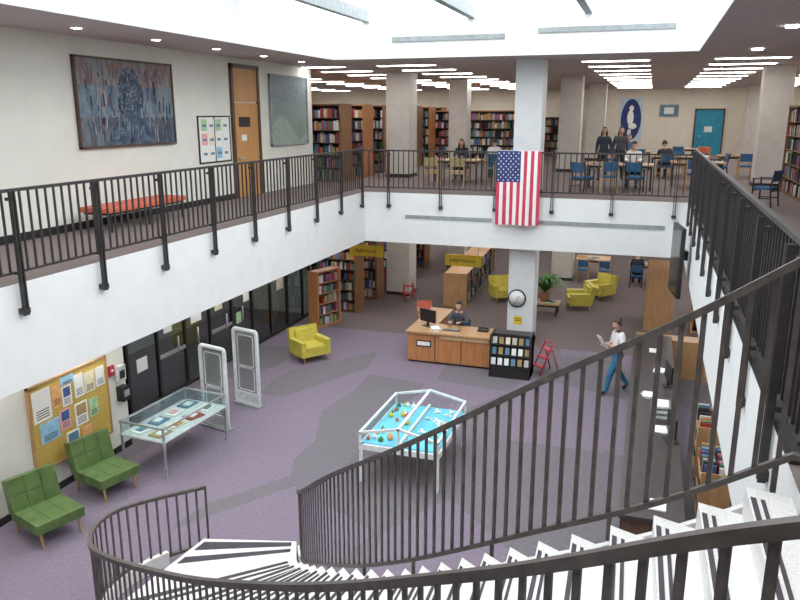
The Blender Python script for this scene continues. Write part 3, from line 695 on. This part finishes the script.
# ---------------------------------------------------------------- people
SKIN=mat('skin',(.62,.37,.27),.5,namt=.03)
HAIRB=mat('hair_brown',(.06,.03,.02),.5,nscale=40,namt=.3); HAIRK=mat('hair_black',(.012,.01,.01),.45,nscale=40,namt=.3)
EYEW=mat('eye_white',(.8,.8,.8),.2); LIP=mat('lips',(.4,.1,.09),.5)
def seg_d(p,a,b):
    ab=b-a; t=max(0,min(1,(p-a).dot(ab)/max(ab.length_squared,1e-9))); return (p-a-ab*t).length
def person(loc,rot,J,shirt,pants,hair,skin=SKIN,shoes=DARK,long=False,bun=False,sleeve=True,look=(0,0),papers=False,sc=1.0,name='person'):
    E=bpy.data.objects.new(name,None); S.collection.objects.link(E); E.location=loc; E.rotation_euler=(0,0,math.radians(rot)); E.scale=(sc,)*3
    J={k:Vector(v) for k,v in J.items()}
    R=dict(pel=.145,sp=.13,ch=.15,nk=.062,hd=.055)
    for s in'LR': R.update({'sh'+s:.082,'el'+s:.054,'wr'+s:.034,'hip'+s:.118,'kn'+s:.078,'an'+s:.05,'to'+s:.042})
    ed=[('pel','sp'),('sp','ch'),('ch','nk'),('nk','hd')]
    for s in'LR': ed+=[('ch','sh'+s),('sh'+s,'el'+s),('el'+s,'wr'+s),('pel','hip'+s),('hip'+s,'kn'+s),('kn'+s,'an'+s),('an'+s,'to'+s)]
    keys=list(R.keys()); me=bpy.data.meshes.new('sk'); me.from_pydata([tuple(J[k]) for k in keys],[(keys.index(a),keys.index(b)) for a,b in ed],[])
    o=bpy.data.objects.new('sk',me); S.collection.objects.link(o)
    md=o.modifiers.new('s','SKIN'); md.use_smooth_shade=True
    sv=me.skin_vertices[0].data
    for i,k in enumerate(keys):
        r=R[k]; sv[i].radius=(r,r*(.8 if k in('ch','sp','pel') else 1)); sv[i].use_root=(k=='pel')
    sb=o.modifiers.new('u','SUBSURF'); sb.levels=2
    bpy.context.view_layer.update(); dg=bpy.context.evaluated_depsgraph_get()
    bm=bpy.data.meshes.new_from_object(o.evaluated_get(dg)); bpy.data.objects.remove(o)
    bm.materials.clear()
    for m in(shirt,pants,skin,shoes): bm.materials.append(m)
    for p in bm.polygons:
        c=p.center; best=min(ed,key=lambda e:seg_d(c,J[e[0]],J[e[1]])-.5*(R[e[0]]+R[e[1]])*.6)
        a,b=best; k=0
        if a=='nk': k=2
        elif a.startswith('el'): k=0 if sleeve else 2
        elif a.startswith('hip') or a.startswith('kn') or (a=='pel' and b.startswith('hip')): k=1
        elif a.startswith('an'): k=3
        elif a=='pel' and c.z<J['pel'].z+.04: k=1
        if a=='ch' and b=='nk' and c.z>J['nk'].z-.01: k=2
        p.material_index=k; p.use_smooth=True
    b=bpy.data.objects.new('body',bm); S.collection.objects.link(b); b.parent=E
    q=MB(); H=J['hd']; q.M=Matrix.Translation(H+Vector((0,.015,.10)))@RZ(look[0])@RX(look[1])
    def df(d,p):
        f=max(0,-d.z); p.x*=1-.28*f; 
        if d.y>0: p.y*=1-.12*max(0,d.z); 
        if d.y>.9 and -.35<d.z<.05: p.y+=.012
        return p
    q.ell((0,0,0),(.076,.095,.118),skin,20,14,dfm=df)
    q.tube([(0,.088,.02),(0,.112,-.018),(0,.09,-.028)],[.008,.013,.007],skin,8)
    for s in(-1,1):
        q.ell((s*.03,.084,.012),(.014,.008,.008),EYEW,8,6); q.ell((s*.03,.091,.012),(.007,.004,.007),HAIRK,8,6)
        q.bar((s*.016,.09,.033),(s*.045,.083,.033),.006,.006,hair); q.ell((s*.077,0,0),(.012,.02,.03),skin,8,6)
    q.ell((0,.086,-.052),(.024,.008,.007),LIP,10,6)
    q.tube([(0,-.01,-.13),(0,0,-.06)],[.045,.05],skin,10)
    q.obj('head',parent=E)
    h=MB(); h.M=q.M
    h.ell((0,-.008,.012),(.088,.105,.125),hair,22,16,flt=lambda d:(d.z>.55) or (d.y<.15 and d.z>-.45) or(abs(d.x)>.8 and d.z>.1))
    if long:
        h.tube([(0,-.06,.02),(0,-.10,-.12),(0,-.09,-.26)],[.08,.085,.05],hair,12)
        for s in(-1,1): h.tube([(s*.07,-.01,.03),(s*.085,.0,-.1),(s*.08,.02,-.24)],[.025,.035,.02],hair,8)
    if bun: h.ell((0,-.09,.10),(.05,.05,.045),hair,12,8)
    h.obj('hair',parent=E)
    for s in'LR':
        w=J['wr'+s]; d=(w-J['el'+s]).normalized(); sg=1 if s=='R' else -1
        up=Vector((0,0,1)); sd=d.cross(up)
        if sd.length<.2: sd=d.cross(Vector((0,1,0)))
        sd.normalize(); nn=sd.cross(d).normalized()
        g=MB(); g.M=Matrix.Translation(w)@Matrix((( sd.x,d.x,nn.x,0),(sd.y,d.y,nn.y,0),(sd.z,d.z,nn.z,0),(0,0,0,1)))
        g.ell((0,.045,0),(.038,.055,.016),skin,12,8)
        for i,l in enumerate((.062,.074,.070,.055)):
            xx=-.028+i*.0187; g.tube([(xx,.07,0),(xx*1.08,.07+l*.5,-.004),(xx*1.1,.07+l*.85,-.022),(xx*1.1,.07+l,-.036)],[.0095,.009,.008,.006],skin,7)
        g.tube([(-sg*.03,.02,0),(-sg*.055,.045,-.008),(-sg*.06,.075,-.02)],[.012,.0105,.008],skin,7)
        g.obj('hand_'+s,parent=E)
    if papers:
        c=(J['wrL']+J['wrR'])/2+Vector((0,.10,.06)); g=MB()
        for i in range(3): g.cb(tuple(c+Vector((.02*i-.02,.01*i,.01*i))),(.24,.006,.31),PAPER,RX(-40+6*i)@RY(4*i))
        g.obj('papers',parent=E)
    return E
def standJ(**k):
    J=dict(pel=(0,0,.93),sp=(0,.0,1.10),ch=(0,0,1.30),nk=(0,0,1.43),hd=(0,.015,1.50))
    for s,g in(('L',-1),('R',1)):
        J.update({'sh'+s:(g*.17,0,1.36),'el'+s:(g*.23,-.03,1.09),'wr'+s:(g*.22,.08,.86),'hip'+s:(g*.09,0,.88),'kn'+s:(g*.10,.02,.49),'an'+s:(g*.10,-.02,.09),'to'+s:(g*.12,.13,.04)})
    J.update(k); return J
def sitJ(**k):
    J=dict(pel=(0,-.05,.56),sp=(0,-.03,.72),ch=(0,.02,.93),nk=(0,.05,1.06),hd=(0,.08,1.12))
    for s,g in(('L',-1),('R',1)):
        J.update({'sh'+s:(g*.17,.03,.99),'el'+s:(g*.23,.13,.80),'wr'+s:(g*.13,.36,.80),'hip'+s:(g*.09,-.02,.53),'kn'+s:(g*.12,.40,.52),'an'+s:(g*.12,.38,.09),'to'+s:(g*.13,.52,.04)})
    J.update(k); return J
JEAN=mat('denim',(.03,.17,.30),.8); TSW=mat('white_top',(.80,.80,.80),.8,namt=.02); NAVY=mat('navy_shirt',(.03,.04,.07),.8); TSB=mat('blue_shirt',(.06,.20,.45),.8); DKP=mat('dark_trousers',(.03,.03,.035),.8); GRYT=mat('grey_shirt',(.08,.08,.095),.8)
walk=standJ(elL=(-.27,.02,1.09),wrL=(-.12,.26,1.17),elR=(.27,.02,1.08),wrR=(.10,.27,1.13),hd=(0,.04,1.495),
    hipL=(-.09,.01,.88),knL=(-.10,.19,.50),anL=(-.09,.26,.09),toL=(-.10,.41,.05),
    hipR=(.09,-.01,.88),knR=(.10,-.08,.50),anR=(.09,-.34,.15),toR=(.10,-.22,.05))
person((-.40,17.0,0),118,walk,TSW,JEAN,HAIRB,bun=True,sleeve=False,look=(8,-14),papers=True,sc=1.04,name='woman_walking')
desk=sitJ(wrL=(-.14,.42,.90),wrR=(.14,.42,.90),elL=(-.24,.15,.84),elR=(.24,.15,.84))
person((-4.6,18.85,0),178,desk,GRYT,DKP,HAIRK,look=(5,-8),sc=1.08,name='man_at_desk'); chair((-4.6,18.9,0),178,BLACK,BLUEF,'office_chair')
person((-5.9,24.05,U),180,sitJ(),NAVY,DKP,HAIRK,long=True,name='woman_reading'); chair((-5.9,24.05,U),180,TANW,BLUEF)
person((-5.0,24.9,U),10,sitJ(),TSW,JEAN,HAIRB,look=(0,-20),name='student'); chair((-5.0,24.9,U),10,TANW,BLUEF)
person((-4.2,24.85,U),-5,sitJ(),TSB,JEAN,HAIRK,look=(0,-20),name='student'); chair((-4.2,24.85,U),-5,TANW,BLUEF)
person((-1.5,25.4,U),170,standJ(),NAVY,DKP,HAIRK,long=True,name='woman_standing')
person((-1.0,25.9,U),190,standJ(),GRYT,DKP,HAIRB,long=True,name='woman_standing')
person((-.5,23.45,U),180,sitJ(),TSW,JEAN,HAIRK,look=(0,-15),name='student'); chair((-.5,23.45,U),180)
person((.45,26.65,U),15,sitJ(ch=(0,.12,.90),nk=(0,.19,1.0),hd=(0,.24,1.05),shL=(-.17,.15,.95),shR=(.17,.15,.95),wrL=(-.13,.42,.80),wrR=(.13,.42,.80)),DKP,DKP,HAIRK,look=(0,-25),name='man_reading'); chair((.45,26.65,U),15)
person((-.2,28.72,0),0,sitJ(),NAVY,DKP,HAIRK,name='student')
person((-.9,31.9,U),180,sitJ(),TSB,DKP,HAIRK,name='student'); chair((-.9,31.9,U),180)

# ---------------------------------------------------------------- world, camera
w=bpy.data.worlds.new('world'); S.world=w; w.use_nodes=True
w.node_tree.nodes['Background'].inputs[0].default_value=(.93,.97,1,1); w.node_tree.nodes['Background'].inputs[1].default_value=3.9
cam=bpy.data.cameras.new('camera'); co=bpy.data.objects.new('camera',cam); S.collection.objects.link(co)
cam.sensor_width=36; cam.lens=33.3; co.location=(0,0,6.3); co.rotation_euler=(math.radians(75.96),0,math.radians(18.49)); cam.clip_start=.05; cam.clip_end=200
S.camera=co
